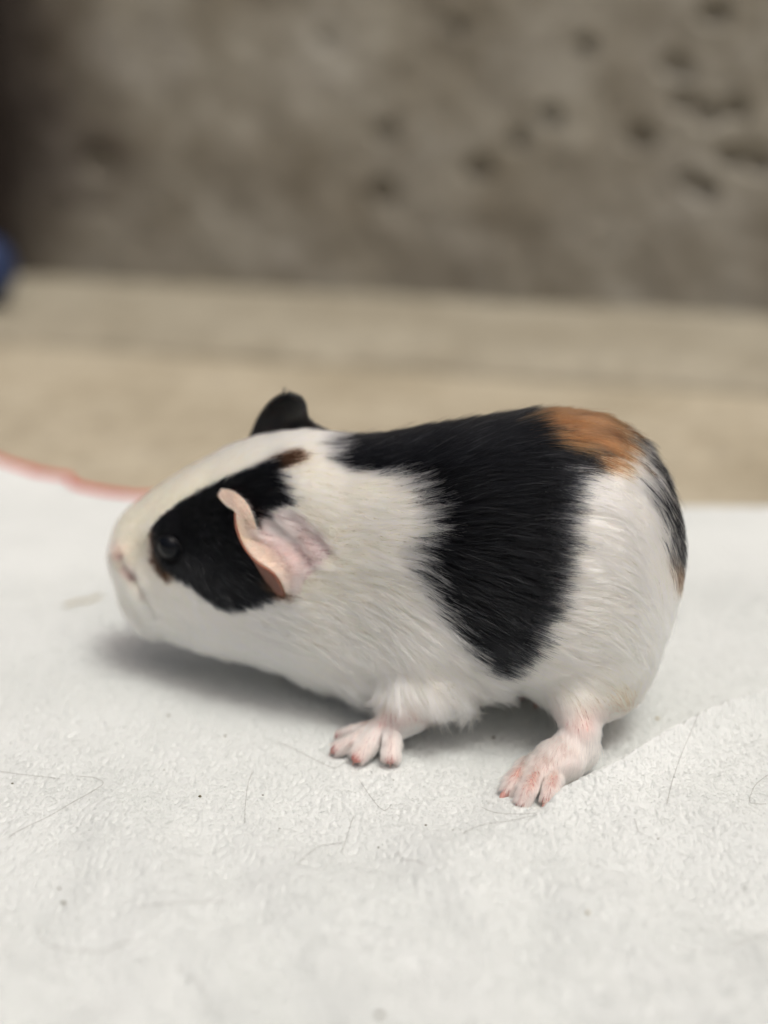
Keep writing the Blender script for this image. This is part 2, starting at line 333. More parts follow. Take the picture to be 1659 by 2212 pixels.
for (px, pt, pb, aw, fur) in ST:
    y0 = ymid(px); pm = (pt + pb) / 2; c_ = P(px, pm, y0); D = (c_ - CAM) @ FW
    H = (pb - pt) / 2 / FPX * D - fur * 1e-3; r_ = ray(px, pm); th = math.atan2(-r_[2], r_[1]); a_ = aw * 1e-3 - fur * .5e-3
    a_ = min(a_, H * 0.98 / max(math.sin(th), .01)); bb_ = math.sqrt(max(H * H - (a_ * math.sin(th)) ** 2, (0.25 * H) ** 2)) / math.cos(th)
    sx.append(c_[0]); sa.append(a_); sb.append(bb_); sz.append(c_[2]); sy.append(y0)
sx, sa, sb, sz, sy = map(np.array, (sx, sa, sb, sz, sy))
xd = np.linspace(sx[0], sx[-1], 500)
def smooth(v, n=17):
    k = np.hanning(n); k /= k.sum(); return np.convolve(np.pad(v, n // 2, 'reflect', reflect_type='odd'), k, 'valid')
a2 = smooth(np.interp(xd, sx, sa ** 2)); b2 = smooth(np.interp(xd, sx, sb ** 2)); zd = smooth(np.interp(xd, sx, sz), 31); yd = smooth(np.interp(xd, sx, sy), 61)
VX = 0.0006
x0g, x1g, y0g, y1g, z0g, z1g = -0.072, 0.080, -0.032, 0.068, -0.003, 0.086
gx = np.arange(x0g, x1g, VX); gy = np.arange(y0g, y1g, VX); gz = np.arange(z0g, z1g, VX)
GX, GY, GZ = np.meshgrid(gx, gy, gz, indexing='ij', sparse=True)
A_ = np.sqrt(np.maximum(np.interp(gx, xd, a2), 1e-8))[:, None, None]; B_ = np.sqrt(np.maximum(np.interp(gx, xd, b2), 1e-8))[:, None, None]
ZC = np.interp(gx, xd, zd)[:, None, None]; YC = np.interp(gx, xd, yd)[:, None, None]
nn = 2.15
R_ = ((np.abs(GY - YC) / A_) ** nn + (np.abs(GZ - ZC) / B_) ** nn) ** (1 / nn)
S = ((R_ - 1) * np.minimum(A_, B_)).astype(np.float32); del R_
ex = np.maximum(np.maximum(xd[0] - gx, gx - xd[-1]), 0)[:, None, None]
S = np.where(ex > 0, np.sqrt(np.maximum(S, 0) ** 2 + ex ** 2), S).astype(np.float32)
def region(lo, hi, pad):
    sl = []
    for g, a_, b_ in ((gx, lo[0], hi[0]), (gy, lo[1], hi[1]), (gz, lo[2], hi[2])):
        sl.append(slice(max(0, int((a_ - pad - g[0]) / VX)), min(len(g), int((b_ + pad - g[0]) / VX) + 2)))
    return tuple(sl)
def smin(a, b, k):
    h = np.clip(0.5 + 0.5 * (b - a) / k, 0, 1); return b * (1 - h) + a * h - k * h * (1 - h)
def add_chain(pts, rads, k, sub=False, flat=1.0):
    """capsule chain (rounded cones) joined to the body; flat<1 squashes it in z"""
    global S
    pts = [np.array(p) for p in pts]; lo = np.min(pts, 0); hi = np.max(pts, 0); pad = max(rads) + k + 0.003
    s = region(lo, hi, pad); x = gx[s[0]][:, None, None]; y = gy[s[1]][None, :, None]; z = gz[s[2]][None, None, :]
    best = None
    for i in range(max(1, len(pts) - 1)):
        p0 = pts[i]; p1 = pts[min(i + 1, len(pts) - 1)]; d = p1 - p0; L2 = max(d @ d, 1e-12)
        t = np.clip(((x - p0[0]) * d[0] + (y - p0[1]) * d[1] + (z - p0[2]) * d[2]) / L2, 0, 1)
        q = np.sqrt((x - p0[0] - t * d[0]) ** 2 + (y - p0[1] - t * d[1]) ** 2 + ((z - p0[2] - t * d[2]) / flat) ** 2) - (rads[i] + (rads[min(i + 1, len(pts) - 1)] - rads[i]) * t)
        best = q if best is None else smin(best, q, k * 0.4)
    if sub: S[s] = -smin(-S[s], best, k)
    else: S[s] = smin(S[s], best, k)
def mir(p, px=None):
    """same point on the far side of the animal"""
    q = np.array(p).copy(); q[1] = 2 * np.interp(q[0], xd, yd) - q[1]; return q
mm = 1e-3
# near shoulder, foreleg, paw
foreleg = [P(950, 1370, .015), P(935, 1462, .011), P(885, 1525, .008), PG(854, 1558, .0074), PG(834, 1572, .0058)]
add_chain(foreleg, [14 * mm, 9.5 * mm, 5.0 * mm, 3.0 * mm, 2.8 * mm], 4 * mm)
toesF = [[PG(812, 1566, .0056), PG(768, 1580, .0036), PG(733, 1589, .0017)],
         [PG(815, 1572, .0058), PG(765, 1602, .0036), PG(724, 1620, .0016)],
         [PG(825, 1570, .0064), PG(798, 1604, .0042), PG(771, 1636, .0020)],
         [PG(842, 1570, .0066), PG(846, 1606, .0044), PG(844, 1638, .0021)]]
for t_, tr in zip(toesF, (1.35, 1.5, 1.75, 1.8)): add_chain(t_, [tr * 1.05 * mm, tr * mm, tr * .78 * mm], 0.6 * mm)
# near haunch, shin, hind foot
haunch = [P(1245, 1370, .015), P(1270, 1445, .011)]
add_chain(haunch, [16.5 * mm, 11 * mm], 7 * mm)
shin = [P(1275, 1460, .010), P(1252, 1525, .001), PG(1252, 1585, .0095), PG(1246, 1610, .0066)]
add_chain(shin, [10 * mm, 5.0 * mm, 3.3 * mm, 3.4 * mm], 4 * mm)
foot = [PG(1240, 1620, .0060), PG(1212, 1640, .0054), PG(1178, 1664, .0042)]
add_chain(foot, [4.1 * mm, 4.5 * mm, 3.9 * mm], 3 * mm, flat=0.85)
toesH = [[PG(1142, 1652, .0040), PG(1108, 1690, .0034), PG(1093, 1714, .0016)],
         [PG(1160, 1672, .0045), PG(1136, 1713, .0038), PG(1124, 1738, .0016)],
         [PG(1198, 1668, .0042), PG(1188, 1706, .0036), PG(1181, 1734, .0016)]]
for t_ in toesH: add_chain(t_, [1.75 * mm, 1.4 * mm, 1.05 * mm], 0.4 * mm)
# far legs (mirror of the near ones, feet on the cloth, slid a little so they stand apart)
def shift(pts, dx, dy): return [mir(p) + np.array([dx, dy, 0]) for p in pts]
add_chain(shift(foreleg, .008, 0), [13 * mm, 9 * mm, 5.5 * mm, 4.0 * mm, 3.7 * mm], 5 * mm)
for t_ in toesF: add_chain([p + (mir(foreleg[-1]) + np.array([.008, 0, 0]) - foreleg[-1]) for p in t_], [2.0 * mm, 1.6 * mm, 1.15 * mm], 1.3 * mm)
add_chain(shift(haunch, 0, 0), [16.5 * mm, 12 * mm], 7 * mm)
add_chain(shift(shin, .006, -.008), [11 * mm, 6.5 * mm, 4.6 * mm, 4.4 * mm], 4 * mm)
dF = mir(foot[0]) + np.array([.009, -.008, 0]) - foot[0]
add_chain([p + dF * np.array([1, 1, 0]) for p in foot], [5.2 * mm, 5.4 * mm, 4.9 * mm], 3 * mm, flat=.85)
for t_ in toesH: add_chain([p + dF * np.array([1, 1, 0]) for p in t_], [2.1 * mm, 1.75 * mm, 1.25 * mm], 0.7 * mm)

# whisker pad, lower jaw, brow
for mf in (lambda p: p, mir):
    add_chain([mf(P(285, 1205, ymid(285) - .006)), mf(P(320, 1262, ymid(320) - .008))], [5.2 * mm, 4.6 * mm], 3 * mm)
    add_chain([mf(P(372, 1150, ymid(372) - .0095))], [5.0 * mm], 4 * mm)
add_chain([P(288, 1290, ymid(288) - .001), P(325, 1338, ymid(325) - .001)], [3.6 * mm, 4.2 * mm], 3 * mm)
def sdf_raw(p):
    q = (p - np.array([gx[0], gy[0], gz[0]])) / VX; q = np.clip(q, 0, np.array(S.shape) - 1.001); i = q.astype(int); f = q - i; out = 0
    for a in (0, 1):
        for b_ in (0, 1):
            for c_ in (0, 1):
                ww = (f[..., 0] if a else 1 - f[..., 0]) * (f[..., 1] if b_ else 1 - f[..., 1]) * (f[..., 2] if c_ else 1 - f[..., 2])
                out = out + ww * S[i[..., 0] + a, i[..., 1] + b_, i[..., 2] + c_]
    return out
def sdf(p, e=0.0008):
    d = sdf_raw(p); g = np.stack([sdf_raw(p + np.eye(3)[k] * e) - sdf_raw(p - np.eye(3)[k] * e) for k in range(3)], -1) / (2 * e)
    l = np.linalg.norm(g, axis=-1) + 1e-9; return d / np.maximum(l, .25), g / l[..., None]
def surf(px, py, off=0.0):
    """surface point seen from the front at a picture point, raised by off"""
    r = ray(px, py); r = r / np.linalg.norm(r); t = np.arange(0.235, 0.40, 0.0002); pts = CAM + t[:, None] * r
    d = sdf_raw(pts); k = np.argmax(d < 0)
    if d[k] >= 0: k = int(np.argmin(d))
    return pts[k] - r * off, r
# nostril, mouth slit, lip crease, hollow behind the ear
def carve(pxs, rads, k, depth=0.0):
    add_chain([surf(a, b_, depth)[0] for a, b_ in pxs], rads, k, sub=True)
eye_s, eye_r = surf(364, 1184); _, eye_n = sdf(eye_s[None])
EYE_R = 0.0034; EYE_C = eye_s + (-eye_n[0]) * 0.0017
add_chain([EYE_C + eye_n[0] * 0.0022], [3.4 * mm], 1.5 * mm, sub=True)
carve([(252, 1196), (259, 1212)], [.5 * mm, .5 * mm], .8 * mm)
carve([(262, 1226), (284, 1249), (308, 1288), (336, 1332)], [.8 * mm, 1.3 * mm, 1.1 * mm, .6 * mm], 1.5 * mm)
carve([(585, 1135), (630, 1178), (662, 1215)], [1.4 * mm, 2.0 * mm, 1.2 * mm], 2.5 * mm, .0006)
carve([(628, 1118), (680, 1160), (712, 1195)], [1.0 * mm, 1.6 * mm, .9 * mm], 2.5 * mm, .0006)

# surface nets
def surface_nets(S):
    neg = S < 0; nx, ny, nz = S.shape
    cnt = np.zeros((nx - 1, ny - 1, nz - 1), np.int8)
    for a in (0, 1):
        for b_ in (0, 1):
            for c_ in (0, 1): cnt += neg[a:nx - 1 + a, b_:ny - 1 + b_, c_:nz - 1 + c_]
    act = (cnt > 0) & (cnt < 8); ci = np.argwhere(act); idx = -np.ones(act.shape, np.int64); idx[act] = np.arange(len(ci))
    acc = np.zeros((len(ci), 3)); n_ = np.zeros(len(ci)); corners = [(a, b_, c_) for a in (0, 1) for b_ in (0, 1) for c_ in (0, 1)]
    for i1, c1 in enumerate(corners):
        for c2 in corners[i1 + 1:]:
            if sum(abs(p - q) for p, q in zip(c1, c2)) != 1: continue
            s1 = S[ci[:, 0] + c1[0], ci[:, 1] + c1[1], ci[:, 2] + c1[2]]; s2 = S[ci[:, 0] + c2[0], ci[:, 1] + c2[1], ci[:, 2] + c2[2]]
            mk = (s1 < 0) != (s2 < 0); t = np.where(mk, s1 / (s1 - s2 + 1e-20), 0)
            acc[mk] += (np.array(c1) + t[:, None] * (np.array(c2) - np.array(c1)))[mk]; n_[mk] += 1
    V = ci + acc / n_[:, None]; Fs = []
    for ax in range(3):
        o1, o2 = (ax + 1) % 3, (ax + 2) % 3
        a = neg; sl0 = [slice(None)] * 3; sl1 = [slice(None)] * 3; sl0[ax] = slice(0, -1); sl1[ax] = slice(1, None)
        ed = np.argwhere(a[tuple(sl0)] != a[tuple(sl1)]); ok = (ed[:, o1] > 0) & (ed[:, o2] > 0) & (ed[:, o1] < S.shape[o1] - 1) & (ed[:, o2] < S.shape[o2] - 1); ed = ed[ok]
        s0 = neg[ed[:, 0], ed[:, 1], ed[:, 2]]
        def gi(d1, d2):
            q = ed.copy(); q[:, o1] -= d1; q[:, o2] -= d2; return idx[q[:, 0], q[:, 1], q[:, 2]]
        f = np.stack([gi(0, 0), gi(1, 0), gi(1, 1), gi(0, 1)], 1); f[~s0] = f[~s0][:, ::-1]; Fs.append(f)
    return V * VX + np.array([gx[0], gy[0], gz[0]]), np.concatenate(Fs)
BV, BFc = surface_nets(S)

# ---- coat pattern (fixed to the animal, the far side mirrors the near one)
def coat_px(p):
    ym = np.interp(p[:, 0], xd, yd); q = p.copy(); q[:, 1] = np.where(q[:, 1] > ym, 2 * ym - q[:, 1], q[:, 1]); return proj(q)
BAND = [(742, 920), (748, 975), (748, 997), (780, 1013), (870, 1008), (915, 1030), (933, 1056), (955, 1098), (962, 1140), (930, 1183), (936, 1225), (946, 1278), (984, 1331), (1002, 1378), (1050, 1431), (1085, 1468), (1103, 1466), (1156, 1415), (1187, 1352),
        (1209, 1299), (1224, 1246), (1230, 1193), (1240, 1140), (1246, 1077), (1267, 1033), (1309, 1008), (1293, 987), (1240, 971), (1187, 929), (1158, 890), (1160, 820), (742, 820)]
TAN = [(1160, 820), (1158, 890), (1187, 929), (1240, 971), (1293, 987), (1320, 1016), (1362, 1026), (1367, 966), (1383, 952), (1390, 820)]
REAR = [(1386, 940), (1410, 970), (1420, 1000), (1432, 1050), (1444, 1098), (1457, 1162), (1464, 1204), (1464, 1222), (1520, 1222), (1520, 930)]
REARB = [(1455, 1205), (1464, 1222), (1520, 1222), (1520, 1275), (1466, 1275), (1458, 1240)]
HEAD = [(326, 1140), (340, 1122), (352, 1112), (385, 1086), (434, 1058), (500, 1028), (550, 1010), (593, 990), (640, 975), (655, 988), (612, 1012), (604, 1030), (626, 1074), (636, 1087), (600, 1096), (577, 1104), (573, 1130), (556, 1165), (540, 1180), (556, 1210), (567, 1246), (588, 1288), (577, 1302), (517, 1321), (477, 1316), (434, 1292), (405, 1267), (372, 1246), (348, 1232), (330, 1205), (325, 1170)]
HBR = [(321, 1152), (328, 1140), (332, 1200), (350, 1232), (376, 1244), (368, 1262), (345, 1248), (326, 1214)]
TIPB = [(597, 985), (650, 968), (668, 985), (640, 1000), (612, 1014)]
EARB = [(558, 1215), (600, 1228), (628, 1290), (596, 1300), (575, 1270)]
PINK = [(556, 1165), (577, 1110), (610, 1098), (650, 1110), (690, 1150), (720, 1190), (690, 1225), (650, 1262), (625, 1290), (600, 1240), (570, 1210)]
EARFAR = None
WHITE, BLACK, TANC, BRN, PNK = 0, 1, 2, 3, 4
def classify(p, jx, jy):
    px, py = coat_px(p); px = px + jx; py = py + jy; c = np.zeros(len(p), int)
    for poly, v in ((BAND, BLACK), (TAN, TANC), (REAR, BLACK), (REARB, BRN), (HEAD, BLACK), (HBR, BRN), (TIPB, BRN), (EARB, BRN), (PINK, PNK)): c[inpoly(px, py, poly)] = v
    c[(px < 640) & (py < 948) & (px > 530) & (p[:, 1] > np.interp(p[:, 0], xd, yd) + 0.006)] = BLACK
    return c, px, py
SK = np.array([(0.64, 0.61, 0.50), (0.008, 0.008, 0.010), (0.22, 0.09, 0.035), (0.10, 0.05, 0.03), (0.50, 0.38, 0.37)])
cls, vpx, vpy = classify(BV, 0, 0)
vc = SK[cls]
g_ = 0.5 * noise(BV * 300)
pawm = (BV[:, 2] < 0.012) & ((vpy > 1560))
pw = (sstep(.024, .011, BV[:, 2]) * sstep(1490, 1570, vpy))[:, None]; vc = vc * (1 - pw) + np.array([0.50, 0.27, 0.23]) * pw
tipd = np.min([np.linalg.norm(BV - t_[2], axis=1) for t_ in toesF + toesH], 0); wv = np.exp(-(tipd / 0.0022) ** 2)[:, None]
vc = vc * (1 - wv) + np.array([0.50, 0.20, 0.17]) * wv
for (a, b_, r_, col, st) in ((256, 1204, 10, (0.20, 0.10, 0.09), .9), (284, 1248, 11, (0.16, 0.06, 0.055), .95), (272, 1236, 16, (0.45, 0.26, 0.23), .8), (310, 1288, 9, (0.35, 0.22, 0.19), .7), (246, 1190, 22, (0.60, 0.42, 0.37), .7)):
    g1 = (st * np.exp(-((vpx - a) ** 2 + (vpy - b_) ** 2) / r_ ** 2))[:, None]; vc = vc * (1 - g1) + np.array(col) * g1
pig = empty('guinea_pig', (0.005, 0.022, 0.0)); tag(pig, 'young white guinea pig with black band, black eye patch and tan rump standing on cloth', 'guinea pig')
body = mesh_obj('body', BV, BFc, M_skin); adopt(body, pig); set_col(body, 'coat_color', vc)

# ---- eyes
def uvsphere(c, r, n=24):
    V = [(c[0] + r * math.sin(math.pi * i / n) * math.cos(2 * math.pi * j / n), c[1] + r * math.sin(math.pi * i / n) * math.sin(2 * math.pi * j / n), c[2] + r * math.cos(math.pi * i / n)) for i in range(n + 1) for j in range(n)]
    return V, [(i * n + j, i * n + (j + 1) % n, (i + 1) * n + (j + 1) % n, (i + 1) * n + j)[::-1] for i in range(n) for j in range(n)]
for ec, en in ((EYE_C, eye_n[0]), (mir(EYE_C), eye_n[0] * np.array([1, -1, 1]))):
    V, Ff = uvsphere(ec, EYE_R); poly_obj('eye', V, Ff, M_eye, pig)
    a_ = np.cross(en, [0, 0, 1]); a_ /= np.linalg.norm(a_); b_ = np.cross(en, a_)
    pth = [ec + en * 0.0015 + (a_ * math.cos(t) * 1.05 + b_ * math.sin(t) * 0.95) * 0.0031 for t in np.linspace(0, 2 * math.pi, 33)]
    V, Ff = tube(pth, 0.00030, 8); poly_obj('eyelid', V, Ff, M_lid, pig)

# ---- near ear: folded pink flap
def crom(rows, n):
    rows = np.array(rows, float); k = len(rows); out = []
    for t in np.linspace(0, k - 1, n):
        i = min(int(t), k - 2); f = t - i; p0, p1, p2, p3 = rows[max(i - 1, 0)], rows[i], rows[i + 1], rows[min(i + 2, k - 1)]
        out.append(0.5 * (2 * p1 + (p2 - p0) * f + (2 * p0 - 5 * p1 + 4 * p2 - p3) * f * f + (3 * p1 - p0 - 3 * p2 + p3) * f ** 3))
    return np.array(out)
#        front edge px,py,raise   rear edge px,py,raise   bowl
EROW = [(470, 1071, 1.6, 478, 1056, 1.2, 0), (484, 1090, 2.6, 503, 1060, 2.6, -.5), (500, 1100, 3.6, 524, 1076, 3.4, -.8), (509, 1108, 4.4, 541, 1098, 3.6, -.8), (509, 1126, 4.8, 549, 1123, 3.0, .3), (512, 1142, 5.0, 554, 1142, 2.0, .8),
        (516, 1158, 5.0, 558, 1160, 0.8, 1.2), (527, 1180, 4.8, 596, 1163, 0.0, 1.8), (541, 1200, 4.6, 628, 1180, -.3, 2.0), (556, 1213, 4.4, 650, 1205, -.3, 2.0), (574, 1225, 4.2, 658, 1226, -.3, 1.6), (592, 1238, 3.6, 650, 1248, -.3, 1.2), (604, 1254, 2.8, 643, 1266, -.3, .8), (612, 1272, 1.8, 636, 1280, -.3, .3), (618, 1290, .3, 628, 1291, -.4, 0)]
er = crom(EROW, 46); NC = 15; EV = []; EC = []
for i, r_ in enumerate(er):
    for j in range(NC):
        t = j / (NC - 1); px = lerp(r_[0], r_[3], t); py = lerp(r_[1], r_[4], t); off = .72 * lerp(r_[2], r_[5], t) - r_[6] * math.sin(math.pi * t) * .45 + .25 * t + 0.16 * math.sin(i * .9 + 5 * t) * t + 0.35 * math.exp(-(t / .12) ** 2)
        s_, rr_ = surf(px, py, off * mm); EV.append(s_)
        peach = np.array([0.66, 0.48, 0.385]); pink = np.array([0.60, 0.41, 0.39])
        f = sstep(.25, .8, t) * sstep(12, 24, i); c_ = peach * (1 - f) + pink * f
        if 12 < i < 22: c_ = c_ * (1 - .30 * math.exp(-((t - .55) / .25) ** 2)) * np.array([1, .98, .85]) + 0
        EC.append(c_)
EV = np.array(EV).reshape(46, NC, 3)
for _ in range(2):
    EV[1:-1] = EV[1:-1] * .5 + (EV[2:] + EV[:-2]) * .25
ear = mesh_obj('ear', EV.reshape(-1, 3), grid_faces(46, NC), M_earskin); adopt(ear, pig); set_col(ear, 'coat_color', np.array(EC)); ear['label'] = 'pink folded near ear'
md = ear.modifiers.new('solid', 'SOLIDIFY'); md.thickness = 0.0005; md.offset = 0; md = ear.modifiers.new('sub', 'SUBSURF'); md.levels = md.render_levels = 1
# dark brown back of the flap, running down to the cheek
V = []; C_ = []
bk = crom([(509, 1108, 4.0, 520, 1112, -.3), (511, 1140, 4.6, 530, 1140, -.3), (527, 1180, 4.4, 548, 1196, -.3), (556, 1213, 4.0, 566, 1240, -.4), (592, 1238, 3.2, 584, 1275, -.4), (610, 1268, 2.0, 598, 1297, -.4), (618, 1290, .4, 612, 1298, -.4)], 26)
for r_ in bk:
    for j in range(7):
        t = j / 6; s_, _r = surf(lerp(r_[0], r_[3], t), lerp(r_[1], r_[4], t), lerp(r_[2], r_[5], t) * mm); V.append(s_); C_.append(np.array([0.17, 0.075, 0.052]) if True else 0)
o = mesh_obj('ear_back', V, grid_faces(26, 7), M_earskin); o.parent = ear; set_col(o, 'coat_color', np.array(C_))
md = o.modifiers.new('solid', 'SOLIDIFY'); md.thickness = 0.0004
# ---- far ear: black petal above the crown
FR = crom([(520, 985, 762, 985), (530, 962, 748, 962), (541, 935, 722, 938), (549, 914, 684, 918), (557, 900, 667, 904), (567, 886, 663, 888), (582, 869, 659, 872), (600, 857, 650, 860), (612, 852, 638, 854)], 30); V = []
for i, r_ in enumerate(FR):
    for j in range(17):
        t = j / 16; px = lerp(r_[0], r_[2], t); py = lerp(r_[1], r_[3], t); v = i / 29
        yv = ymid(px) + 0.013 - 0.004 * v + 0.0045 * math.sin(math.pi * t) * (0.3 + v) - 0.003 * t
        V.append(P(px, py, yv))
EV2 = np.array(V)
ear2 = mesh_obj('ear', V, grid_faces(30, 17), M_earskin); adopt(ear2, pig); set_col(ear2, 'coat_color', np.tile([0.016, 0.016, 0.017], (len(V), 1))); ear2['label'] = 'upright black far ear'
md = ear2.modifiers.new('solid', 'SOLIDIFY'); md.thickness = 0.0011; md.offset = 0; md = ear2.modifiers.new('sub', 'SUBSURF'); md.levels = md.render_levels = 1

# ---- claws
def claw(t_, L, r0):
    d = t_[2] - t_[1]; d /= np.linalg.norm(d); p = t_[2] + d * 0.0004 + np.array([0, 0, .0003]); n = 9
    pth = [p + d * L * s + np.array([0, 0, 1]) * (0.0005 * math.sin(math.pi * min(s * 1.1, 1)) - 0.0011 * s * s) for s in np.linspace(0, 1, n)]
    rad = [r0 * (1 - 0.85 * s ** 1.3) for s in np.linspace(0, 1, n)]; V, Ff = tube(pth, rad, 8)
    return poly_obj('claw', V, Ff, M_claw, pig)
for t_ in toesH: claw(t_, 0.0030, 0.0009)
for t_ in toesF: claw(t_, 0.0010, 0.0005)
for t_ in toesH: claw([p + dF * np.array([1, 1, 0]) for p in t_], 0.0027, 0.00095)

# ------------------------------------------------------------------ fur
CT = np.array([(240, 1200, 1, -.3, .8), (262, 1290, .3, 1, 1.2), (300, 1110, 1, -.6, 1.3), (400, 1030, 1, -.5, 2.2), (500, 985, 1, -.35, 3.2), (600, 950, 1, -.15, 4.5), (350, 1290, .8, .7, 3), (310, 1330, .4, .9, 4.5), (330, 1362, .2, 1, 4.5), (440, 1370, 1, .4, 5), (400, 1140, 1, 0, 2.0), (360, 1230, .8, .6, 2),
    (500, 1200, 1, .3, 2.6), (540, 1280, 1, .4, 5), (520, 1070, 1, -.3, 2.5), (600, 1040, 1, .35, 7), (700, 980, 1, .25, 8), (760, 1060, 1, .2, 9), (680, 1120, 1, .45, 4), (640, 1160, 1, .5, 2), (700, 1215, 1, -.3, 5), (800, 1150, 1, .02, 9), (850, 1230, 1, .1, 10), (650, 1330, 1, .1, 8),
    (760, 1330, 1, .2, 9), (600, 1430, 1, .4, 6), (760, 1480, .8, .7, 7), (850, 1400, 1, .45, 9), (900, 1300, 1, .3, 10), (980, 1380, .9, .55, 10), (960, 1490, .6, .9, 8), (1000, 1500, .6, .9, 7), (880, 1540, .1, 1, 4.5), (870, 960, 1, 0, 9), (900, 1040, 1, -.15, 10), (1000, 960, 1, -.15, 10),
    (1050, 1100, 1, -.02, 11), (1050, 1250, 1, .1, 11), (1080, 1380, .95, .4, 10), (1100, 1480, .9, .35, 6), (1200, 920, 1, .25, 9), (1300, 950, 1, .5, 9), (1250, 1080, 1, .08, 10), (1350, 1080, 1, .3, 9), (1300, 1200, 1, .12, 9), (1420, 1120, .6, 1, 8), (1450, 1200, .4, 1, 8),
    (1250, 1330, 1, .1, 8), (1380, 1350, .7, .7, 8), (1250, 1450, 1, .35, 7), (1350, 1500, .6, .7, 5), (1235, 1555, -.1, 1, 3), (1225, 1620, -.6, .9, 2.6), (1160, 1680, -.5, 1, 2.4), (1120, 1720, -.5, 1, 2.0), (1190, 1720, -.2, 1, 2.0), (800, 1610, -.6, .8, 1.8), (750, 1600, -1, .4, 1.3), (845, 1620, -.1, 1, 1.7), (850, 1570, -.2, 1, 3)], float)
def field(p):
    px, py = coat_px(p); out = np.zeros((len(p), 3)); ws = np.zeros(len(p))
    for c_ in CT:
        sg = 38.0 if c_[4] < 4 else 70.0
        ww = np.exp(-((px - c_[0]) ** 2 + (py - c_[1]) ** 2) / (2 * sg * sg)) + 1e-9; dl = math.hypot(c_[2], c_[3])
        out += ww[:, None] * np.array([c_[2] / dl, c_[3] / dl, c_[4]]); ws += ww
    return out / ws[:, None]
def bary_sample(V, Q, N, wfun=None):
    T_ = np.concatenate([Q[:, [0, 1, 2]], Q[:, [0, 2, 3]]]); a, b_, c_ = V[T_[:, 0]], V[T_[:, 1]], V[T_[:, 2]]
    ar = np.linalg.norm(np.cross(b_ - a, c_ - a), axis=1) * .5
    if wfun is not None: ar = ar * wfun((a + b_ + c_) / 3)
    cs = np.cumsum(ar); t = np.searchsorted(cs, rng.random(N) * cs[-1]); u = rng.random((N, 2)); s = u.sum(1) > 1; u[s] = 1 - u[s]
    return a[t] + u[:, :1] * (b_[t] - a[t]) + u[:, 1:] * (c_[t] - a[t])
def dens(p):
    px, py = coat_px(p); w_ = np.ones(len(p)); w_ += 1.3 * (px < 620); w_ += 2.5 * (p[:, 2] < .012) * (py > 1560)
    far = p[:, 1] > np.interp(p[:, 0], xd, yd) + 0.012; w_[far] *= 0.45
    w_[inpoly(px, py, PINK)] *= 0.8
    return w_
NH = 340000; K = 7
root = bary_sample(BV, BFc, NH, dens)
keep = np.linalg.norm(root - EYE_C, axis=1) > EYE_R + 0.0004; keep &= np.linalg.norm(root - mir(EYE_C), axis=1) > EYE_R + 0.0004
rpx, rpy = coat_px(root)
keep &= np.hypot(rpx - 286, rpy - 1250) > 6; keep &= np.hypot(rpx - 256, rpy - 1204) > 5; keep &= root[:, 2] > 0.0012
td = np.min([np.linalg.norm(root - t_[2], axis=1) for t_ in toesF + toesH], 0); keep &= (td > 0.0016)
keep &= ~inpoly(rpx, rpy, [(511, 1104), (548, 1096), (560, 1150), (600, 1165), (636, 1185), (654, 1220), (640, 1268), (618, 1284), (590, 1240), (530, 1190), (513, 1150)]) | (root[:, 1] > np.interp(root[:, 0], xd, yd))
root = root[keep]; NH = len(root); rpx = rpx[keep]; rpy = rpy[keep]
F0 = field(root); Ln = F0[:, 2] * 1e-3
lenj = rng.uniform(.72, 1.12, NH); L = Ln * lenj
stray = rng.random(NH) < 0.022
# height of the hair over the skin at its tip
lift = np.where(Ln < .003, 0.16, 0.15) * L + 0.0001; lift = lift * rng.uniform(.4, 1.35, NH) * (1 + 0.7 * noise(root * 240) + .5 * noise(root * 70)); lift *= 1 + 1.0 * sstep(1570, 1620, rpy) + .6 * np.exp(-((rpx - 780) / 110) ** 2 - ((rpy - 1180) / 170) ** 2); lift[stray] *= 1.5; lift *= 1 + (2.2 + 3 * noise(root * 260)) * sstep(1420, 1490, rpy) * sstep(1530, 1500, rpy) * (rpx > 560) * (rpx < 1060)
pts = np.zeros((NH, K, 3)); pts[:, 0] = root
p = root.copy(); d0, nrm = sdf(p)
jit = rng.normal(0, 0.10, NH)
for k in range(1, K):
    f = F0 if k == 1 else field(p)
    lo = 0.45 * noise(p * 130 + 7) + 0.38 * noise(p * 420 + 3)
    ang = np.arctan2(f[:, 1], f[:, 0]) + jit + lo * 0.55
    ymd = np.interp(p[:, 0], xd, yd); sg_ = np.clip((ymd - p[:, 1]) / .006, -1, 1) * (.35 + .65 * sstep(.024, .012, p[:, 2]))
    dr = np.stack([np.cos(ang), -np.sin(ang) * sg_, -np.sin(ang)], 1)
    dr = dr - (dr * nrm).sum(1)[:, None] * nrm; ll = np.linalg.norm(dr, axis=1)[:, None]; dr = dr / np.maximum(ll, 0.15)
    p = p + dr * (L / (K - 1))[:, None]
    d, nrm = sdf(p); s = k / (K - 1); tgt = lift * (s ** 0.75) + 0.00005
    p = p + nrm * np.clip(tgt - d, -0.0012, 0.0012)[:, None] * 0.9
    pts[:, k] = p
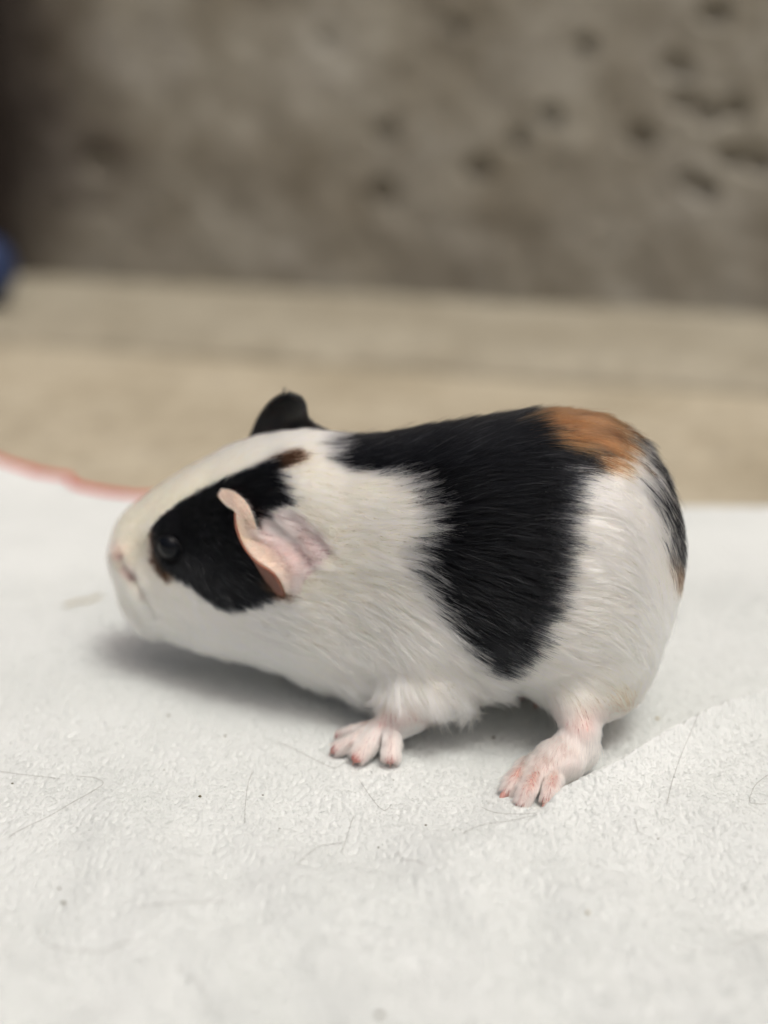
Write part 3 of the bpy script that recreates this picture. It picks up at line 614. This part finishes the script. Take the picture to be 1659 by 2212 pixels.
# clumping
NCL = 24000; ci = rng.choice(NH, NCL, replace=False); kd = kdtree.KDTree(NCL)
for i, c_ in enumerate(ci): kd.insert(pts[c_, 3].tolist(), i)
kd.balance()
own = np.fromiter((kd.find(q)[1] for q in pts[:, 3].tolist()), int, NH); cen = pts[ci[own]]
cdist = np.linalg.norm(cen[:, 3] - pts[:, 3], axis=1)
cl = rng.uniform(.10, .68, NH) * np.clip(Ln / 0.007, .1, 1); cl[stray] *= 0.1; cl[cdist > 0.003] = 0
for k in range(1, K):
    s = k / (K - 1); pts[:, k] += (cen[:, k] - pts[:, k]) * (cl * s ** 1.4)[:, None]
pts[:, 1:, 2] = np.maximum(pts[:, 1:, 2], 0.0004)
# colour by where the tip shows
cj = rng.normal(0, 1, (NCL, 2)); q = pts[:, 4]
px_, _ = coat_px(q); js = np.clip(Ln / 0.009, .12, 1) * np.where((rpx > 1130) & (rpy < 1050), 1.45, 1)
cls, hx, hy = classify(q, cj[own, 0] * 12 * js + rng.normal(0, 9, NH) * js, cj[own, 1] * 4 * js + rng.normal(0, 2, NH) * js)
HC = np.array([(0.955, 0.972, 0.84), (0.006, 0.0066, 0.008), (0.185, 0.082, 0.032), (0.058, 0.034, 0.021), (0.90, 0.83, 0.80)])
hc = HC[cls]; clv = rng.normal(0, .045, NCL); hc = hc * np.clip(rng.normal(1, .05, NH) + clv[own] + 0.06 * noise(root * 160) + .10 * rng.normal(0, 1, NH) * (rpy > 1570), .72, 1.06)[:, None] * (1 + 0.5 * (cls[:, None] == 1) * rng.random((NH, 1)))
cls[(cls == 4) & (rng.random(NH) > np.exp(-(np.hypot(hx - 612, (hy - 1175) * .9) / 88) ** 4))] = 0; hc[cls == 0] = np.where(hc[cls == 0][:, :1] * 0 + 1 > 0, hc[cls == 0], 0)
pk = cls == 4; nbm = 0.5 + 0.9 * noise(np.stack([hx * .035 - hy * .012, hy * .010, hx * 0], 1)); mv = np.clip(nbm, 0, 1)[:, None]
hc[pk] = (np.array([0.93, 0.90, 0.86]) * mv + np.array([0.60, 0.47, 0.46]) * (1 - mv))[pk]
hc[cls == 2] *= (1 + 1.1 * noise(root[cls == 2] * np.array([140, 300, 420])) + .12 * cj[own[cls == 2], 0])[:, None]
hc[(cls == 1) & (rng.random(NH) < .02)] = np.array([0.11, 0.11, 0.115])
hc[stray & (cls == 1) & (rng.random(NH) < .5)] = np.array([0.10, 0.10, 0.11])
cream = ((hx < 640) & (hy < 1130) & (cls == 0)); hc[cream] *= np.array([1.0, .97, .88])
hc[(np.hypot(hx - 1352, hy - 1520) < 22) & (cls == 0) & (rng.random(NH) < .5)] = (0.60, 0.40, 0.24)
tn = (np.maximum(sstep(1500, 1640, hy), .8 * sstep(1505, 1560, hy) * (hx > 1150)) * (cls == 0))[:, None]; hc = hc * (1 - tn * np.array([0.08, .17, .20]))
for (a_, b_, r_, col, st) in ((256, 1206, 9, (0.45, 0.30, 0.28), .8), (284, 1248, 11, (0.22, 0.11, 0.10), .9), (268, 1228, 13, (0.60, 0.45, 0.42), .7), (310, 1290, 9, (0.62, 0.50, 0.46), .6), (250, 1180, 22, (0.85, 0.76, 0.72), .6)):
    g1 = (st * np.exp(-((hx - a_) ** 2 + (hy - b_) ** 2) / r_ ** 2))[:, None]; hc = hc * (1 - g1) + np.array(col) * g1
hc = np.clip(hc, 0.002, 0.97)
rad0 = np.where(Ln < .003, np.where(rpy > 1570, .000032, .000026), 0.000036) * rng.uniform(.8, 1.25, NH)
rad0[(root[:, 1] > np.interp(root[:, 0], xd, yd) + .012)] *= 1.3
prof_r = np.array([1, 1, .95, .88, .76, .55, .2])
def add_hair(name, pts, rad, col, parent, mat=M_fur):
    n, K_ = pts.shape[:2]; hcv = bpy.data.hair_curves.new(name); hcv.add_curves([K_] * n)
    hcv.points.foreach_set('position', pts.astype(np.float32).ravel()); 
    hcv.points.foreach_set('radius', rad.astype(np.float32).ravel())
    at = hcv.attributes.new('hair_color', 'FLOAT_COLOR', 'CURVE'); at.data.foreach_set('color', np.concatenate([col, np.ones((n, 1))], 1).astype(np.float32).ravel())
    hcv.materials.append(mat); o = bpy.data.objects.new(name, hcv); COL.objects.link(o); adopt(o, parent); o['kind'] = 'stuff'; return o
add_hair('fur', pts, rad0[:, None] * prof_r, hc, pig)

# fine down on both ears
def ear_down(grid, N, length, colf, nsign, name, par, dirv, rad=0.00002):
    nu_, nv_ = grid.shape[:2]; a = rng.random(N) * (nu_ - 1.01); b_ = rng.random(N) * (nv_ - 1.01); i = a.astype(int); j = b_.astype(int); fa = (a - i)[:, None]; fb = (b_ - j)[:, None]
    p00, p10, p01, p11 = grid[i, j], grid[i + 1, j], grid[i, j + 1], grid[i + 1, j + 1]; r_ = (p00 * (1 - fa) + p10 * fa) * (1 - fb) + (p01 * (1 - fa) + p11 * fa) * fb
    n_ = np.cross(p10 - p00, p01 - p00); n_ /= np.linalg.norm(n_, axis=1)[:, None] + 1e-12
    n_ *= np.where((n_ @ FW) > 0, -1, 1)[:, None] * nsign
    d_ = np.array(dirv)[None] + rng.normal(0, .25, (N, 3)); d_ /= np.linalg.norm(d_, axis=1)[:, None]
    r_ = r_ + n_ * 0.0004; L_ = length * rng.uniform(.6, 1.2, N)[:, None]
    pt = np.stack([r_ + (d_ * s + n_ * .35 * s * (1 - .5 * s)) * L_ for s in (0, .35, .7, 1.0)], 1)
    add_hair(name, pt, np.tile([rad, rad * .9, rad * .7, rad * .2], (N, 1)), np.tile(colf, (N, 1)) * rng.uniform(.8, 1.05, (N, 1)), par)
ear_down(EV, 5000, 0.0013, (0.88, 0.76, 0.66), 1, 'ear_down', pig, (1, 0, -.3))
ear_down(EV[16:44, 8:], 1500, 0.0022, (0.86, 0.72, 0.69), 1, 'ear_down', pig, (1, -.1, .15), 0.00003)
ear_down(EV2.reshape(30, 17, 3), 9000, 0.0014, (0.03, 0.03, 0.032), 1, 'ear_down', pig, (.5, 0, .9))

# ------------------------------------------------------------------ crumbs, straw and shed hairs on the cloth
def on_cloth(px, py):
    q = PG(px, py, 0.0)
    for _ in range(6): q = PG(px, py, float(cloth_h(np.array([q[0]]), np.array([q[1]]), False)[0]))
    return q
crumbs = [(364, 1546, 5, 'small dark crumb on the cloth below the chin'), (486, 1590, 4, 'grey crumb on the cloth left of the front paw'), (432, 1721, 6, 'olive crumb alone on the left half of the cloth'), (355, 1663, 3, 'faint speck above and left of the olive crumb'), (604, 1790, 3, 'tiny speck on cloth below the front paw'),
          (27, 1693, 4, 'dark speck at the left edge of the cloth'), (920, 1783, 4, 'dark speck between the paws near the middle of the cloth'), (978, 1794, 3, 'thin speck just right of the middle speck on cloth'), (138, 1951, 6, 'round grey crumb near the lower left of the cloth'), (128, 1920, 4, 'smaller speck just above the lower left crumb'),
          (820, 2194, 8, 'blurred dark crumb at the very bottom of the cloth'), (388, 2093, 4, 'faint speck on the bottom left of the cloth'), (792, 1560, 6, 'black crumb just behind the front paw'), (1066, 1594, 5, 'grey crumb in the shadow under the belly'), (818, 1831, 3, 'short dark speck above the fold of cloth'),
          (1270, 1972, 5, 'pale yellow crumb on the near side of the fold'), (1420, 1553, 7, 'pale green crumb behind the fold right of the hind foot'), (568, 1718, 3, 'tiny speck beside the upright shed hair'), (1422, 1812, 3, 'small grey speck on right side of the fold'), (1610, 1918, 3, 'tiny speck near the right edge of the cloth'), (850, 1686, 3, 'tiny speck straight below the front paw toes')]
for n_, (px, py, r_, lab) in enumerate(crumbs):
    q = on_cloth(px, py); rr_ = r_ / FPX * 0.31 * 0.6; rg = np.random.default_rng(n_); V, Ff = uvsphere(np.zeros(3), 1.0, 8)
    V = np.array(V); V *= (1 + 0.45 * noise(V * 1.3 + n_ * 3.1))[:, None]; V = V * np.array([rr_ * rg.uniform(.9, 1.4), rr_ * rg.uniform(.7, 1.1), rr_ * .65]) + q + np.array([0, 0, rr_ * .35])
    o = poly_obj('crumb', V - q, Ff, M_straw if 'pale' in lab else M_dirt); o.location = q; tag(o, lab, 'crumb', 'crumbs scattered on the white cloth')
hairs = [([(0, 1668), (60, 1676), (130, 1684)], 'straight shed hair at the left edge of the cloth'), ([(165, 1678), (205, 1682), (223, 1693), (205, 1708), (140, 1745), (70, 1782), (20, 1810)], 'long hooked shed hair on the left of the cloth'),
         ([(546, 1668), (536, 1695), (530, 1740), (529, 1780)], 'upright shed hair below and left of the front paw'), ([(600, 1605), (660, 1632), (716, 1659), (735, 1655), (755, 1640)], 'shed hair running to the front paw toes'),
         ([(764, 1765), (752, 1800), (737, 1842)], 'short dark shed hair in the middle of the cloth'), ([(645, 1868), (680, 1835), (710, 1826), (740, 1822)], 'pale curved shed hair above the fold'),
         ([(775, 1685), (800, 1722), (828, 1752), (846, 1740)], 'curved shed hair straight below the front paw'), ([(1040, 1745), (1070, 1757), (1110, 1760), (1160, 1758)], 'shed hair lying at the tips of the hind claws'),
         ([(1000, 1802), (1040, 1784), (1100, 1775), (1160, 1762)], 'thin shed hair sloping up towards the hind claws'), ([(858, 1840), (870, 1857), (900, 1862), (920, 1872)], 'short bent shed hair above the fold'),
         ([(300, 1960), (380, 1953), (490, 1948)], 'blurred straight shed hair at the lower left'), ([(80, 2010), (110, 2045), (200, 2058), (280, 2035)], 'faint curved shed hair at the bottom left'),
         ([(1537, 1562), (1480, 1610), (1455, 1680), (1440, 1740)], 'long pale shed hair running down over the fold'), ([(1659, 1675), (1630, 1700), (1620, 1735), (1655, 1738)], 'looped shed hair at the right edge of the cloth'),
         ([(1370, 1770), (1376, 1790), (1380, 1800)], 'very short shed hair on the near slope of the fold'), ([(1659, 2010), (1600, 2040), (1520, 2060)], 'blurred shed hair at the lower right edge'), ([(400, 2110), (440, 2140), (452, 2185)], 'blurred bent shed hair at the bottom of the cloth')]
for pl, lab in hairs:
    c_ = crom([on_cloth(a, b_) for a, b_ in pl], 8 * len(pl)); base = c_[0].copy()
    c_[:, 2] = cloth_h(c_[:, 0], c_[:, 1], False) + 0.00022
    V, Ff = tube(c_ - base, 0.000030, 5); o = poly_obj('shed_hair', V, Ff, M_shed); o.location = base; tag(o, lab, 'hair', 'shed hairs lying on the white cloth')
c_ = crom([on_cloth(a, b_) for a, b_ in [(140, 1312), (165, 1303), (190, 1301), (218, 1290)]], 20); base = c_[0].copy(); c_[:, 2] = cloth_h(c_[:, 0], c_[:, 1], False) + .0005
V, Ff = tube(c_ - base, 0.0003, 6); o = poly_obj('straw', V, Ff, M_straw); o.location = base; tag(o, 'short piece of pale straw on the cloth in front of the nose', 'straw')
